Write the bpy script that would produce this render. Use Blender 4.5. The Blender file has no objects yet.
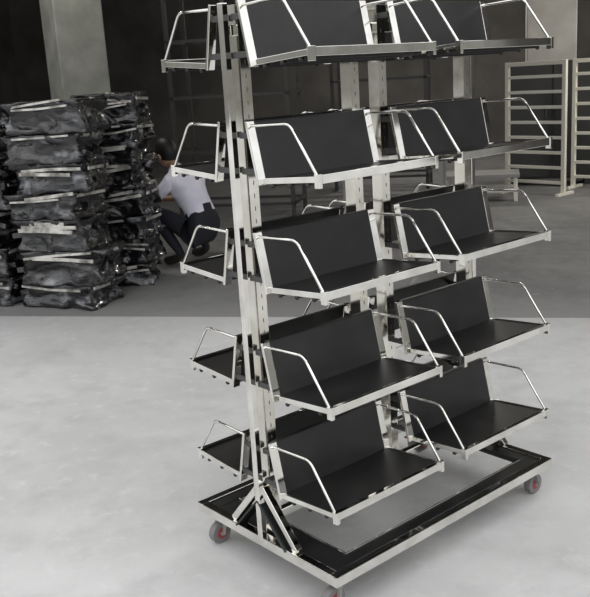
import bpy, bmesh, math, random
from mathutils import Vector, Matrix, noise, Euler
random.seed(4)
scene=bpy.context.scene
try:
    scene.view_settings.view_transform='Standard'
except Exception: pass

# ---------------------------------------------------------------- materials
def mat(name,col=(.5,.5,.5),rough=.5,metal=0,coat=0,spec=.5):
    m=bpy.data.materials.new(name);m.use_nodes=True
    b=m.node_tree.nodes['Principled BSDF']
    b.inputs['Base Color'].default_value=(*col,1);b.inputs['Roughness'].default_value=rough
    b.inputs['Metallic'].default_value=metal;b.inputs['Coat Weight'].default_value=coat
    b.inputs['Specular IOR Level'].default_value=spec
    return m
def add_noise(m,scale,c1,c2,lo=.35,hi=.65,detail=6,bump=0,bscale=None,rough=None,coord='Object',stretch=(1,1,1)):
    nt=m.node_tree;N=nt.nodes;Lk=nt.links;b=N['Principled BSDF']
    tc=N.new('ShaderNodeTexCoord');mp=N.new('ShaderNodeMapping');mp.inputs['Scale'].default_value=stretch
    Lk.new(tc.outputs[coord],mp.inputs[0])
    n=N.new('ShaderNodeTexNoise');n.inputs['Scale'].default_value=scale;n.inputs['Detail'].default_value=detail
    Lk.new(mp.outputs[0],n.inputs['Vector'])
    r=N.new('ShaderNodeValToRGB');r.color_ramp.elements[0].position=lo;r.color_ramp.elements[1].position=hi
    r.color_ramp.elements[0].color=(*c1,1);r.color_ramp.elements[1].color=(*c2,1)
    Lk.new(n.outputs['Fac'],r.inputs[0]);Lk.new(r.outputs[0],b.inputs['Base Color'])
    if bump:
        n2=N.new('ShaderNodeTexNoise');n2.inputs['Scale'].default_value=bscale or scale*4;n2.inputs['Detail'].default_value=4
        Lk.new(mp.outputs[0],n2.inputs['Vector'])
        bp=N.new('ShaderNodeBump');bp.inputs['Strength'].default_value=bump;bp.inputs['Distance'].default_value=.02
        Lk.new(n2.outputs['Fac'],bp.inputs['Height']);Lk.new(bp.outputs[0],b.inputs['Normal'])
    if rough:
        mr=N.new('ShaderNodeMapRange');mr.inputs['To Min'].default_value=rough[0];mr.inputs['To Max'].default_value=rough[1]
        Lk.new(n.outputs['Fac'],mr.inputs[0]);Lk.new(mr.outputs[0],b.inputs['Roughness'])
    return m
M_chrome=mat('polished_steel',(.85,.84,.8),.08,1)
add_noise(M_chrome,14,(.76,.74,.69),(.93,.92,.88),rough=(.03,.10))
M_upright=mat('brushed_upright_steel',(.76,.74,.68),.16,1)
add_noise(M_upright,10,(.66,.63,.56),(.86,.84,.78),rough=(.08,.18))
M_slot=mat('slot_shadow',(.16,.15,.13),.6,.5)
M_black=mat('black_shelf_panel',(.016,.015,.015),.42,spec=.5)
add_noise(M_black,8,(.014,.0135,.0135),(.030,.029,.028),lo=.4,hi=.75,detail=9,rough=(.30,.50))
M_bplate=mat('black_base_plate',(.012,.013,.013),.35)
M_rubber=mat('grey_wheel_rubber',(.20,.19,.19),.6)
M_red=mat('red_caster_hub',(.30,.05,.05),.45)
M_ground=mat('pale_concrete_yard',(.6,.6,.6),.85,spec=.2)
def ground_nodes(m,cA,cB,cC,amt,dust,edge,edgecol):
    nt=m.node_tree;N=nt.nodes;Lk=nt.links;b=N['Principled BSDF']
    tc=N.new('ShaderNodeTexCoord')
    def nz(s,d):
        n=N.new('ShaderNodeTexNoise');n.inputs['Scale'].default_value=s;n.inputs['Detail'].default_value=d
        n.inputs['Roughness'].default_value=.62
        Lk.new(tc.outputs['Object'],n.inputs['Vector']);return n
    def ramp(src,p0,p1,c0,c1):
        r=N.new('ShaderNodeValToRGB');r.color_ramp.elements[0].position=p0;r.color_ramp.elements[1].position=p1
        r.color_ramp.elements[0].color=(*c0,1);r.color_ramp.elements[1].color=(*c1,1);Lk.new(src,r.inputs[0]);return r
    def mix(fac,a,bcol):
        mx=N.new('ShaderNodeMixRGB');Lk.new(fac,mx.inputs[0]);Lk.new(a,mx.inputs[1]);mx.inputs[2].default_value=(*bcol,1);return mx
    a=nz(1.1,6);c=nz(4.2,9);f=nz(60,4);g=nz(11,9)
    r=ramp(a.outputs['Fac'],.36,.62,cA,cB)
    r2=ramp(c.outputs['Fac'],.48,.68,(0,0,0),(amt,)*3)
    mx=mix(r2.outputs[0],r.outputs[0],cC)
    r3=ramp(g.outputs['Fac'],.56,.70,(0,0,0),(.5,)*3);mx=mix(r3.outputs[0],mx.outputs[0],dust)
    # light-to-shade blend at the workshop threshold, painted into the floor colours
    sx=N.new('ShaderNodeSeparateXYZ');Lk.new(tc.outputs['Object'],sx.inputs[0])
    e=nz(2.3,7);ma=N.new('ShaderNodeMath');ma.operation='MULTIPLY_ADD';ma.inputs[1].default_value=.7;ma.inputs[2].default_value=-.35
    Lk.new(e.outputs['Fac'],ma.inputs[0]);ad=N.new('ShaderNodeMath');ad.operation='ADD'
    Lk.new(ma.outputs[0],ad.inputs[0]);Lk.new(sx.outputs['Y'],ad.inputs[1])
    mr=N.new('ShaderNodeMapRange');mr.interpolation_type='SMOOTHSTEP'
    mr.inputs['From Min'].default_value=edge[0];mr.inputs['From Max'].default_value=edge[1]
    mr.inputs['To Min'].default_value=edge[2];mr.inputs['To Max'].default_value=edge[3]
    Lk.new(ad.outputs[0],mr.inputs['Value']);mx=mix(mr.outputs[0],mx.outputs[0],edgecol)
    Lk.new(mx.outputs[0],b.inputs['Base Color'])
    bp=N.new('ShaderNodeBump');bp.inputs['Strength'].default_value=.3;bp.inputs['Distance'].default_value=.004
    Lk.new(f.outputs['Fac'],bp.inputs['Height']);Lk.new(bp.outputs[0],b.inputs['Normal'])
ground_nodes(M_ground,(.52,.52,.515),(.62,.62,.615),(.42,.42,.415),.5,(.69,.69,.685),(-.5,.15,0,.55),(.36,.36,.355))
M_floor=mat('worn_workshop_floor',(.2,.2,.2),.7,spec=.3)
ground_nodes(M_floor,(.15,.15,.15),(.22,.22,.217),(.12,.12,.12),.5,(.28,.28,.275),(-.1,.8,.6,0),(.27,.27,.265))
M_wall=mat('dark_plaster',(.06,.06,.06),.9);add_noise(M_wall,1.5,(.10,.096,.09),(.17,.16,.15))
M_colm=mat('concrete_column',(.3,.3,.27),.9);add_noise(M_colm,4,(.25,.26,.23),(.37,.37,.34))
M_colr=mat('painted_column',(.5,.5,.48),.8);add_noise(M_colr,3,(.52,.50,.47),(.66,.64,.60))
M_cream=mat('cream_painted_steel',(.88,.85,.75),.45)
M_dsteel=mat('dark_steel',(.08,.08,.08),.5,.3)
M_grey=mat('grey_steel',(.32,.32,.31),.5,.3)
M_cab=mat('dark_cabinet_paint',(.035,.036,.035),.6)
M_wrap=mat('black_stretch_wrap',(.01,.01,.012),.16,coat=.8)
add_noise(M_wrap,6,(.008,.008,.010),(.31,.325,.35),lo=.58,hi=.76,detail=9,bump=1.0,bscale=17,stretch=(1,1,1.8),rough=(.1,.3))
M_band=mat('pale_bundle_strip',(.45,.42,.37),.3,.4,coat=.5);add_noise(M_band,11,(.18,.165,.145),(.75,.73,.68),lo=.35,hi=.6,bump=.4)

# ---------------------------------------------------------------- mesh helpers
class MB:
    def __init__(s): s.bm=bmesh.new();s.mats=[]
    def mi(s,m):
        if m not in s.mats: s.mats.append(m)
        return s.mats.index(m)
    def _tag(s,fs,m,smooth=False):
        i=s.mi(m)
        for f in fs: f.material_index=i;f.smooth=smooth
    def box(s,lo,hi,m,M=None):
        lo=Vector(lo);hi=Vector(hi);c=(lo+hi)/2;d=hi-lo
        T=Matrix.Translation(c)@Matrix.Diagonal((d.x,d.y,d.z,1))
        if M: T=M@T
        g=bmesh.ops.create_cube(s.bm,size=1,matrix=T)
        s._tag({f for v in g['verts'] for f in v.link_faces},m)
    def bar(s,p,q,w,h,m,up=(0,0,1)):
        p=Vector(p);q=Vector(q);z=(q-p);l=z.length;z.normalize();u=Vector(up)
        x=u.cross(z)
        if x.length<1e-4: x=Vector((1,0,0)).cross(z)
        x.normalize();y=z.cross(x)
        R=Matrix((x,y,z)).transposed().to_4x4()
        T=Matrix.Translation((p+q)/2)@R@Matrix.Diagonal((w,h,l,1))
        g=bmesh.ops.create_cube(s.bm,size=1,matrix=T)
        s._tag({f for v in g['verts'] for f in v.link_faces},m)
    def cyl(s,p,q,r,m,seg=12,r2=None):
        p=Vector(p);q=Vector(q);z=q-p;l=z.length
        R=z.to_track_quat('Z','Y').to_matrix().to_4x4()
        g=bmesh.ops.create_cone(s.bm,cap_ends=True,segments=seg,radius1=r,radius2=r if r2 is None else r2,depth=l,matrix=Matrix.Translation((p+q)/2)@R)
        fs={f for v in g['verts'] for f in v.link_faces};i=s.mi(m)
        for f in fs: f.material_index=i;f.smooth=len(f.verts)==4
    def ball(s,p,r,m,sc=(1,1,1),sub=2,M=None):
        T=Matrix.Translation(p)@Matrix.Diagonal((*sc,1))
        if M: T=M@T
        g=bmesh.ops.create_icosphere(s.bm,subdivisions=sub,radius=r,matrix=T)
        s._tag({f for v in g['verts'] for f in v.link_faces},m,True)
    def gridbox(s,n,fn,m):
        V={};bm=s.bm;i=s.mi(m)
        def vert(c):
            k=tuple(c)
            if k not in V: V[k]=bm.verts.new(fn(Vector([x/n-.5 for x in c])))
            return V[k]
        for ax in range(3):
            o1,o2=(ax+1)%3,(ax+2)%3
            for sd in (0,n):
                for a in range(n):
                    for b in range(n):
                        q=[]
                        for da,db in ((0,0),(1,0),(1,1),(0,1)):
                            c=[0,0,0];c[ax]=sd;c[o1]=a+da;c[o2]=b+db;q.append(vert(c))
                        if sd==0: q.reverse()
                        f=bm.faces.new(q);f.material_index=i;f.smooth=True
    def wire(s,pts,r,m):
        for a,b in zip(pts,pts[1:]): s.cyl(a,b,r,m,10)
        for a in pts: s.ball(a,r*1.0,m)
    def obj(s,name,parent=None,bevel=0):
        me=bpy.data.meshes.new(name);s.bm.to_mesh(me);s.bm.free()
        for m in s.mats: me.materials.append(m)
        o=bpy.data.objects.new(name,me);bpy.context.collection.objects.link(o)
        if parent: o.parent=parent
        if bevel:
            b=o.modifiers.new('b','BEVEL');b.width=bevel;b.segments=2;b.limit_method='ANGLE'
        return o
def empty(name,loc=(0,0,0),rz=0):
    e=bpy.data.objects.new(name,None);bpy.context.collection.objects.link(e)
    e.location=loc;e.rotation_euler=(0,0,rz);e.empty_display_size=.1;return e
def smooth_path(p,k,n=5):
    out=[Vector(p[0])]
    for i in range(1,len(p)-1):
        a,b,c=Vector(p[i-1]),Vector(p[i]),Vector(p[i+1])
        s=b+(a-b).normalized()*k;e=b+(c-b).normalized()*k
        for j in range(n+1):
            t=j/n;out.append((1-t)**2*s+2*t*(1-t)*b+t*t*e)
    out.append(Vector(p[-1]));return out

# ---------------------------------------------------------------- camera
pi_,ro,F=.2498,-.0619,880.8
f=Vector((0,math.cos(pi_),-math.sin(pi_)));r0=Vector((1,0,0));u0=Vector((0,math.sin(pi_),math.cos(pi_)))
r=math.cos(ro)*r0+math.sin(ro)*u0;u=-math.sin(ro)*r0+math.cos(ro)*u0
cd=bpy.data.cameras.new('camera');co=bpy.data.objects.new('camera',cd);bpy.context.collection.objects.link(co)
R=Matrix((r,u,-f)).transposed().to_4x4();co.matrix_world=Matrix.Translation((0,0,1.5))@R
cd.sensor_fit='HORIZONTAL';cd.sensor_width=36;cd.lens=36*F/590;cd.clip_start=.05;cd.clip_end=200
scene.camera=co

# ---------------------------------------------------------------- display rack
L,G,D,Db=.448,.11,.3254,.335
TZ=[1.5500,1.2425,.9425,.6252,.3183]
rack=empty('double_sided_display_rack',(-.1344,2.4378,0),.7007)
TOT=2*L+G
mb=MB()
def upright(a,b=0,z0=.14,z1=1.685,wa=.034,wb=.044):
    mb.box((a-wa/2,b-wb/2,z0),(a+wa/2,b+wb/2,z1),M_upright)
    z=z0+.06
    while z<z1-.04:
        for sb in (-1,1):
            mb.box((a-.0015,b+sb*wb/2-.0004,z),(a+.0015,b+sb*wb/2+.0004,z+.012),M_slot)
        z+=.036
upright(.034);upright(L-.005);upright(L+G+.005);upright(TOT-.034)
frame=mb.obj('uprights',rack,.003)
mb=MB()
for a in (-.012,TOT+.012): mb.box((a-.011,-.011,.13),(a+.011,.011,1.69),M_chrome)
for z in (.19,1.62): mb.box((.0,-.012,z-.015),(TOT,.012,z+.015),M_chrome)
for a0,a1 in ((.05,L-.02),(L+G+.02,TOT-.05)):
    for z in (.60,1.22): mb.box((a0,-.01,z-.012),(a1,.01,z+.012),M_chrome)
mb.obj('centre_frame_tubes',rack,.003)

PH=.149
def shelf(name,a0,a1,zt,s):
    K=(s*.095,zt-.016);T=(s*.062,zt-.016+PH);Fp=(s*D,zt)
    mb=MB()
    P=lambda a,bz,dz=0:Vector((a,bz[0],bz[1]+dz))
    am=(a0+a1)/2;w=a1-a0
    mb.bar(P(am,K),P(am,Fp),w-.012,.006,M_black)
    mb.bar(P(am,K),P(am,(T[0],T[1]+.006)),w-.020,.006,M_black,up=(0,1,0))
    mb.bar(Vector((a0+.01,T[0]-s*.006,T[1]+.006)),Vector((a1-.01,T[0]-s*.006,T[1]+.006)),.016,.004,M_black)
    for t in (.2,.5,.8):
        b=K[0]+(Fp[0]-K[0])*t;z=K[1]+(Fp[1]-K[1])*t
        mb.box((a0+.012,b-.008,z-.016),(a1-.012,b+.008,z-.004),M_black)
        for a in (a0+.006,a1-.006): mb.ball((a,b,z-.014),.007,M_black)
    mb.box((a0,min(Fp[0],Fp[0]+s*.005),zt-.013),(a1,max(Fp[0],Fp[0]+s*.005),zt+.010),M_chrome)
    mb.bar(Vector((a0,Fp[0]-s*.004,zt+.008)),Vector((a1,Fp[0]-s*.004,zt+.008)),.010,.004,M_chrome)
    for a in (a0+.003,a1-.003):
        mb.bar(P(a,K,-.001),P(a,Fp,-.001),.006,.016,M_chrome)
        lean=Vector((0,T[0]-K[0],T[1]-K[1])).normalized()
        mb.bar(P(a,K)-lean*.012,P(a,T)+lean*.008,.010,.026,M_chrome,up=(1,0,0))
        for t in (.15,.8):
            q=P(a,K).lerp(P(a,T),t);ua=a+(.028 if a<am else -.008) if a0<.1 else a+(.01 if a<am else -.03)
            mb.box((min(a,ua)-.003,min(q.y,s*.02),q.z-.008),(min(a,ua)+.003,max(q.y,s*.02),q.z+.008),M_dsteel)
            mb.box((min(a,ua)-.003,min(s*.016,s*.026),q.z-.008),(max(a,ua)+.003,max(s*.016,s*.026),q.z+.008),M_dsteel)
        mb.box((a-.006,min(Fp[0]-s*.012,Fp[0]+s*.007),zt-.024),(a+.006,max(Fp[0]-s*.012,Fp[0]+s*.007),zt+.012),M_chrome)
        pts=smooth_path([(a,T[0],T[1]-.004),(a,s*.225,T[1]+.002),(a,s*(D-.006),zt+.008)],.02)
        mb.wire(pts,.0042,M_chrome)
    return mb.obj(name,rack,.0015)
n=0
for i,zt in enumerate(TZ):
    for a0,a1 in ((0,L),(L+G,TOT)):
        for s in (-1,1):
            n+=1;shelf('shelf_%d'%n,a0,a1,zt,s)
mb=MB();t=.028;x0,x1=-.02,TOT+.02;zt=.14
for b in (-Db,Db-t): mb.box((x0,b,zt-.032),(x1,b+t,zt),M_chrome)
for a in (x0,x1-t): mb.box((a,-Db+t,zt-.032),(a+t,Db-t,zt),M_chrome)
for b0,b1 in ((-Db+t,-Db+t+.05),(Db-t-.05,Db-t)): mb.box((x0+t,b0,zt-.024),(x1-t,b1,zt-.006),M_bplate)
mb.box((x0+t,-Db+t+.05,zt-.024),(x0+t+.085,Db-t-.05,zt-.006),M_bplate)
mb.box((x1-t-.05,-Db+t+.05,zt-.024),(x1-t,Db-t-.05,zt-.006),M_bplate)
for b in (-Db+t+.05,Db-t-.056): mb.box((x0+t+.085,b,zt-.024),(x1-t-.05,b+.006,zt-.002),M_chrome)
mb.box((x0+t+.085,-Db+.08,zt-.024),(x0+t+.091,Db-.08,zt-.002),M_chrome)
for a in (0.0,TOT):
    for s in (-1,1):
        mb.bar((a,s*.008,.30),(a,s*.15,.142),.022,.022,M_chrome,up=(1,0,0))
        mb.bar((a,s*.0,.26),(a,s*.12,.135),.006,.05,M_bplate,up=(1,0,0))
mb.obj('base_frame',rack,.002)
k=0
for a in (x0+.05,x1-.05):
    for b in (-Db+.06,Db-.06):
        k+=1;mb=MB();sw=.022 if a>.5 else -.012
        mb.box((a-.032,b-.027,.104),(a+.032,b+.027,.108),M_grey)
        mb.cyl((a,b,.088),(a,b,.104),.020,M_grey,16)
        for s in (-1,1):
            mb.bar((a,b+s*.017,.092),(a+sw,b+s*.017,.036),.003,.028,M_grey,up=(0,1,0)) 
        mb.box((a-.018,b-.018,.086),(a+.018,b+.018,.092),M_grey)
        mb.cyl((a+sw,b-.013,.036),(a+sw,b+.013,.036),.036,M_rubber,24)
        mb.cyl((a+sw,b-.0145,.036),(a+sw,b+.0145,.036),.019,M_red,20)
        mb.cyl((a+sw,b-.021,.036),(a+sw,b+.021,.036),.007,M_grey,12)
        if a>.5: mb.box((a-.034,b-.012,.066),(a-.014,b+.012,.072),M_red)
        mb.obj('caster_%d'%k,rack,.001)

# ---------------------------------------------------------------- building
BA=-.238
BM=Matrix.Translation((0,5.40,0))@Matrix.Rotation(BA,4,'Z')
def room_box(name,lo,hi,m):
    mb=MB();mb.box(lo,hi,m);o=mb.obj(name);o.matrix_world=BM;return o
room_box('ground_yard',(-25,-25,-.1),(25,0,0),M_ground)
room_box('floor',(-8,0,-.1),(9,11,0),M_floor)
room_box('wall_back',(-8,11,0),(9,11.2,4),M_wall)
room_box('wall_left',(-8.2,0,0),(-8,11.2,4),M_wall)
room_box('wall_right',(9,0,0),(9.2,11.2,4),M_wall)
room_box('ceiling',(-8.2,-.2,4),(9.2,11.2,4.2),M_wall)
room_box('wall_front',(-8.2,-.2,3.3),(9.2,0,4),M_wall)
room_box('added_shade_canopy',(-8.2,-.9,3.3),(9.2,-.2,3.42),M_wall)  # unseen overhang added to shade the ground near the threshold
def column(name,x,y,w,m,w2=None):
    mb=MB();w2=w2 or w;mb.box((x-w/2,y-w2/2,0),(x+w/2,y+w2/2,3.999),m)
    mb.box((x-w/2-.02,y-w2/2-.02,0),(x+w/2+.02,y+w2/2+.02,.12),m)
    o=mb.obj(name,None,.015);return o
c=column('concrete_column',0,0,.46,M_colm);c.location=(-1.93,8.7,0);c.rotation_euler=(0,0,.5)
c=column('concrete_column.001',0,0,.62,M_colr);c.location=(3.56,12.0,0);c.rotation_euler=(0,0,BA)

# unseen ceiling lamps added to brighten the tray racks and workshop
M_tube=mat('fill_lamp_tube',(.9,.9,.9),.4)
M_tube.node_tree.nodes['Principled BSDF'].inputs['Emission Color'].default_value=(1,.96,.87,1)
M_tube.node_tree.nodes['Principled BSDF'].inputs['Emission Strength'].default_value=6
M_white=mat('fill_lamp_housing',(.7,.7,.7),.5)
for (bx,by,en) in ((3.6,4.0,80),(4.8,6.0,75),(-2.6,1.9,26),(.2,8.2,60)):
    e=empty('added_fill_lamp',BM@Vector((bx,by,3.5)),BA);mb=MB()
    mb.box((-.65,-.06,.03),(.65,.06,.1),M_white);mb.cyl((-.6,0,0),(.6,0,0),.018,M_tube,14)
    for x in (-.61,.61): mb.box((x-.012,-.02,-.02),(x+.012,.02,.04),M_white)
    for x in (-.4,.4): mb.cyl((x,0,.09),(x,0,.47),.004,M_grey,8)
    mb.obj('housing',e)
    ld=bpy.data.lights.new('fill_light','AREA');ld.shape='RECTANGLE';ld.size=1.2;ld.size_y=.05;ld.energy=en;ld.color=(1,.95,.87)
    lo=bpy.data.objects.new('fill_light',ld);bpy.context.collection.objects.link(lo);lo.parent=e;lo.location=(0,0,-.03)

# ---------------------------------------------------------------- tray racks
def ladder(name,p,q,h=1.47):
    p=Vector(p);q=Vector(q);d=q-p;w=d.length
    e=empty(name,(p.x,p.y,0),math.atan2(d.y,d.x));mb=MB()
    t=.045
    for x in (0,w-t):
        mb.box((x,0,.03),(x+t,t,h),M_cream);mb.box((x,-.12,0),(x+t,.22,.03),M_cream)
    mb.box((t,0,h-t),(w-t,t,h),M_cream)
    nr=9
    for i in range(0,nr-1):
        z=.14+(h-.14)*i/(nr-1)
        mb.box((t,0.004,z-.017),(w-t,.034,z+.017),M_cream)
    mb.obj('frame',e,.003);return e
ladder('tray_rack',(2.54,10.3,0),(3.06,9.74,0))
ladder('tray_rack',(3.31,10.3,0),(3.86,9.75,0))
# dark tool cabinets behind the tray racks
def cabinet(name,bx,by,w,d,h):
    e=empty(name,BM@Vector((bx,by,0)),BA);mb=MB()
    mb.box((0,0,.08),(w,d,h),M_cab)
    for x in (.04,w-.10):
        for y in (.04,d-.10): mb.box((x,y,0),(x+.06,y+.06,.08),M_dsteel)
    for k in range(2):
        mb.box((.02+k*w/2,-.018,.11),(w/2*(k+1)-.02,0,h-.03),M_cab)
        mb.box((w/2+(-.07 if k==0 else .05),-.035,h*.55),(w/2+(-.05 if k==0 else .07),-.018,h*.55+.14),M_dsteel)
    mb.obj('carcass',e,.004)
cabinet('steel_cabinet',1.35,5.85,1.0,.42,1.46);cabinet('steel_cabinet',2.38,5.85,1.0,.42,1.46)

# ---------------------------------------------------------------- wrapped stacks
def stack(name,loc,rz,w,d,h,nl,seed):
    rnd=random.Random(seed);mb=MB()
    hs=[rnd.uniform(.75,1.3) for _ in range(nl)];k_=h/sum(hs);hs=[x*k_ for x in hs];z0=0
    for i in range(nl):
        lh=hs[i]
        dx,dy=rnd.uniform(-.035,.035),rnd.uniform(-.025,.025);ang=rnd.uniform(-.12,.12)
        ww=w*rnd.uniform(.86,1.04);dd=d*rnd.uniform(.90,1.02);th=lh*.99
        T=Matrix.Translation((dx,dy,z0+th/2))@Matrix.Rotation(ang,4,'Z')
        def fn(c):
            pin=1-.07*math.cos(c.z*math.pi*2)-.10*abs(c.z)
            q=Vector((c.x*ww*pin,c.y*dd*pin,c.z*th))
            nn=noise.noise_vector(q*8+Vector((seed*3,i*5,0)));n2=noise.noise_vector(q*24+Vector((i*7,seed,0)))
            q+=Vector((nn.x*.055+n2.x*.022,nn.y*.05+n2.y*.022,(nn.z*.03+n2.z*.012 if abs(c.z)<.49 else nn.z*.006+.003)))
            return T@q
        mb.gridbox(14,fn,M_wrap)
        zc=z0+th*rnd.uniform(.80,.95)
        for k in range(rnd.choice((1,2,2,3))):
            tl=rnd.uniform(-.022,.022);o=rnd.uniform(-.04,.04)
            y=-dd/2-.012-.008*k
            xa=-ww*rnd.uniform(.3,.48)+o;xb=ww*rnd.uniform(.3,.47)+o
            xm=(xa+xb)/2;zz=zc-.027*k
            p=T@Vector((xa,y,0));mm=T@Vector((xm,y-.01,0));q=T@Vector((xb,y,0));p.z=zz+tl;q.z=zz-tl;mm.z=zz+rnd.uniform(-.008,.008)
            hh=rnd.uniform(.010,.026)
            mb.bar(p,mm,.012,hh,M_band);mb.bar(mm,q,.012,hh,M_band)
        if rnd.random()<.75:
            x=ww/2+.008
            p=T@Vector((x,-dd*.42,0));q=T@Vector((x,dd*.42,0));p.z=zc;q.z=zc-.012
            mb.bar(p,q,.010,.02,M_band)
        for k in range(3):
            sx=rnd.choice((-1,1));p=T@Vector((sx*ww*.45,-dd*.40+k*dd*.3,0));p.z=z0+th*rnd.uniform(.25,.75)
            q=p+Vector((sx*rnd.uniform(.04,.09),-.02,rnd.uniform(-.03,.03)));mb.bar(p,q,.014,.035,rnd.choice((M_dsteel,M_wrap)))
        z0+=lh
    o=mb.obj(name);o.location=(loc[0],loc[1],0);o.rotation_euler=(0,0,rz);return o
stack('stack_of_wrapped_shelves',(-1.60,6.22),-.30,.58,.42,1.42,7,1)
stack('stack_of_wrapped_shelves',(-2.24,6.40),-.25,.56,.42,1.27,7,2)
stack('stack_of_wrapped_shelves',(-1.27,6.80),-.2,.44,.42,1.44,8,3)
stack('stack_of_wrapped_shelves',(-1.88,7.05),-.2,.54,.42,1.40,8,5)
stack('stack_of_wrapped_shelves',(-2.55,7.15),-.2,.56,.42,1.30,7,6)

# ---------------------------------------------------------------- dim workshop furniture
def bench(name,loc,rz,w,d,h,m,top):
    e=empty(name,(loc[0],loc[1],0),rz);mb=MB()
    for x in (0,w-.04):
        for y in (0,d-.04): mb.box((x,y,0),(x+.04,y+.04,h-.04),m)
    mb.box((-.02,-.02,h-.04),(w+.02,d+.02,h),top)
    mb.box((.04,0.01,.1),(w-.04,.035,.13),m);mb.box((.04,d-.035,.1),(w-.04,d-.01,.13),m)
    mb.obj('table',e,.003)
    return e
bench('steel_workbench',(1.72,9.75),BA,.80,.45,.30,M_cream,M_grey)
bench('steel_workbench',(.55,8.9),BA,1.0,.6,.72,M_grey,M_grey)
def frame_rack(name,loc,rz,w,d,h,n,m):
    e=empty(name,(loc[0],loc[1],0),rz);mb=MB();t=.04
    for x in (0,w/2-t/2,w-t):
        for y in (0,d-t): mb.box((x,y,0),(x+t,y+t,h),m)
    for i in range(n):
        z=.15+(h-.2)*i/(n-1)
        mb.box((0,0,z),(w,t*.6,z+.03),m);mb.box((0,d-t*.6,z),(w,d,z+.03),m)
        for x in (0,w-t): mb.box((x,0,z),(x+t,d,z+.03),m)
    mb.obj('frame',e);return e
frame_rack('steel_frame_rack',(-1.2,9.6),BA,1.3,.6,2.5,5,M_dsteel)
frame_rack('steel_frame_rack',(.6,11.3),BA,1.2,.6,2.2,6,M_dsteel)

# ---------------------------------------------------------------- crouching worker
M_shirt=mat('white_lilac_shirt',(.75,.74,.86),.8);M_pants=mat('dark_trousers',(.02,.021,.03),.85)
add_noise(M_shirt,7,(.74,.73,.87),(.86,.85,.96),bump=.5,bscale=12)
M_skin=mat('skin',(.50,.31,.22),.6);M_hair=mat('black_hair',(.012,.010,.010),.5);M_shoe=mat('dark_shoes',(.03,.028,.025),.5)
M_eye=mat('eye_dark',(.02,.015,.015),.3);M_lip=mat('lips',(.35,.15,.13),.5)
wk=empty('crouching_worker',(-.80,7.35,0),math.pi-.62)
J={'pel':((-.12,0,.30),.125),'sp':((-.085,0,.43),.12),'ch':((.03,0,.58),.14),'uc':((.105,0,.70),.112),'nk':((.165,0,.79),.055),'nt':((.21,0,.86),.048)}
bones=[('pel','sp','p'),('sp','ch','s'),('ch','uc','s'),('uc','nk','s'),('nk','nt','k')]
for s,t_ in ((-1,'R'),(1,'L')):
    J['hp'+t_]=((-.08,s*.10,.25),.100);J['kn'+t_]=((.27,s*.20,.47),.062);J['md'+t_]=((.09,s*.155,.365),.082)
    J['cf'+t_]=((.16,s*.185,.27),.054);J['an'+t_]=((.03,s*.16,.085),.036);J['ft'+t_]=((.12,s*.17,.042),.040);J['to'+t_]=((.22,s*.18,.035),.032)
    J['sh'+t_]=((.09,s*.175,.685),.066);J['el'+t_]=((.24,s*.27,.50),.042);J['ma'+t_]=((.165,s*.235,.60),.05);J['wr'+t_]=((.45,s*.16,.50),.026);J['hd'+t_]=((.51,s*.135,.51),.030)
    bones+=[('pel','hp'+t_,'p'),('hp'+t_,'md'+t_,'p'),('md'+t_,'kn'+t_,'p'),('kn'+t_,'cf'+t_,'p'),('cf'+t_,'an'+t_,'p'),('an'+t_,'ft'+t_,'f'),('ft'+t_,'to'+t_,'f'),
            ('uc','sh'+t_,'s'),('sh'+t_,'ma'+t_,'s'),('ma'+t_,'el'+t_,'s'),('el'+t_,'wr'+t_,'k'),('wr'+t_,'hd'+t_,'k')]
def skin_mesh(name,J,bones,root,parent,mats,keys):
    names=list(J);me=bpy.data.meshes.new(name)
    me.from_pydata([J[k][0] for k in names],[(names.index(a),names.index(b)) for a,b,_ in bones],[])
    o=bpy.data.objects.new(name,me);bpy.context.collection.objects.link(o)
    m=o.modifiers.new('skin','SKIN');m.use_smooth_shade=True
    if not me.skin_vertices:
        bpy.context.view_layer.objects.active=o
        with bpy.context.temp_override(object=o,active_object=o): bpy.ops.mesh.customdata_skin_add()
    for i,k in enumerate(names):
        sv=me.skin_vertices[0].data[i];sv.radius=(J[k][1],J[k][1]);sv.use_root=(k==root)
    ss=o.modifiers.new('sub','SUBSURF');ss.levels=2;ss.render_levels=2
    dg=bpy.context.evaluated_depsgraph_get();ev=o.evaluated_get(dg);nm=bpy.data.meshes.new_from_object(ev)
    o.modifiers.clear();o.data=nm
    for x in mats: nm.materials.append(x)
    for p in nm.polygons:
        p.use_smooth=True;c=p.center;best=1e9
        for a,b,tag in bones:
            A=Vector(J[a][0]);B=Vector(J[b][0]);d=B-A;tt=max(0,min(1,(c-A).dot(d)/d.length_squared));ds=(c-(A+d*tt)).length-(J[a][1]*(1-tt)+J[b][1]*tt)
            if ds<best: best=ds;p.material_index=keys[tag]
    o.parent=parent;return o
skin_mesh('body',J,bones,'pel',wk,[M_shirt,M_pants,M_skin,M_shoe],{'s':0,'p':1,'k':2,'f':3})
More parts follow.
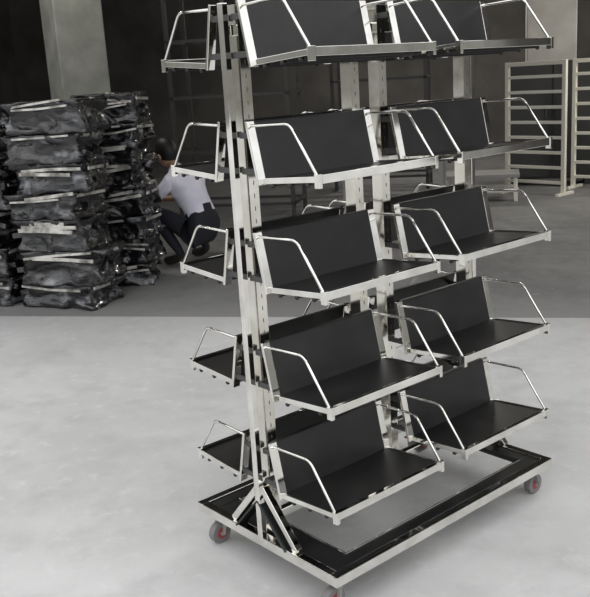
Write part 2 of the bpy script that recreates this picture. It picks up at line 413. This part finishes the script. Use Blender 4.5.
for s,t_ in ((-1,'R'),(1,'L')):
    h=Vector(J['hd'+t_][0])
    for j,(dy,ln) in enumerate(((-.024,.06),(-.008,.07),(.008,.067),(.023,.052))):
        p0=h+Vector((.01,dy,.0));p1=p0+Vector((ln*.5,0,-.004));p2=p1+Vector((ln*.33,0,-.018));p3=p2+Vector((ln*.12,0,-.020))
        Jf={'a':(p0,.010),'b':(p1,.009),'c':(p2,.008),'d':(p3,.007)}
        skin_mesh('finger_%s%d'%(t_,j+1),Jf,[('a','b','k'),('b','c','k'),('c','d','k')],'a',wk,[M_skin],{'k':0})
    p0=h+Vector((-.02,-s*.018,-.004));p1=p0+Vector((.025,-s*.022,-.012));p2=p1+Vector((.028,-s*.006,-.014))
    skin_mesh('thumb_%s'%t_,{'a':(p0,.012),'b':(p1,.010),'c':(p2,.008)},[('a','b','k'),('b','c','k')],'a',wk,[M_skin],{'k':0})
mb=MB();HM=Matrix.Translation((.255,0,.915))@Matrix.Rotation(.6,4,'Y')
mb.ball((0,0,0),.1,M_skin,(.92,.76,1.12),3,HM);mb.ball((.025,0,-.055),.062,M_skin,(1,.85,.9),3,HM)
mb.ball((-.018,0,.016),.108,M_hair,(.95,.82,1.10),3,HM)
mb.ball((.095,0,-.02),.016,M_skin,(1,.7,1.4),2,HM)
for s in (-1,1):
    mb.ball((.082,s*.03,.005),.011,M_eye,(.6,1.2,.8),2,HM);mb.ball((.01,s*.086,-.02),.022,M_skin,(.6,.35,1.2),2,HM)
mb.ball((.082,0,-.058),.014,M_lip,(.5,1.7,.5),2,HM)
mb.obj('head',wk)

# ---------------------------------------------------------------- light: overcast sky, dimmer towards the horizon
w=bpy.data.worlds.new('overcast_sky');scene.world=w;w.use_nodes=True
nt=w.node_tree;bg=nt.nodes['Background']
tc=nt.nodes.new('ShaderNodeTexCoord');sx=nt.nodes.new('ShaderNodeSeparateXYZ');nt.links.new(tc.outputs['Generated'],sx.inputs[0])
rp=nt.nodes.new('ShaderNodeValToRGB');els=rp.color_ramp.elements
els[0].position=0;els[0].color=(.16,.16,.15,1);els[1].position=1;els[1].color=(1,1,1,1)
for p_,c_ in ((.06,(.18,.18,.17,1)),(.16,(.60,.61,.62,1)),(.45,(.88,.89,.91,1))):
    q=els.new(p_);q.color=c_
nt.links.new(sx.outputs['Z'],rp.inputs[0]);nt.links.new(rp.outputs[0],bg.inputs[0]);bg.inputs[1].default_value=1.45
sd=bpy.data.lights.new('hazy_sun','SUN');sd.energy=.4;sd.angle=.8;so=bpy.data.objects.new('hazy_sun',sd)
bpy.context.collection.objects.link(so);so.rotation_euler=Euler((.7,-.25,0))
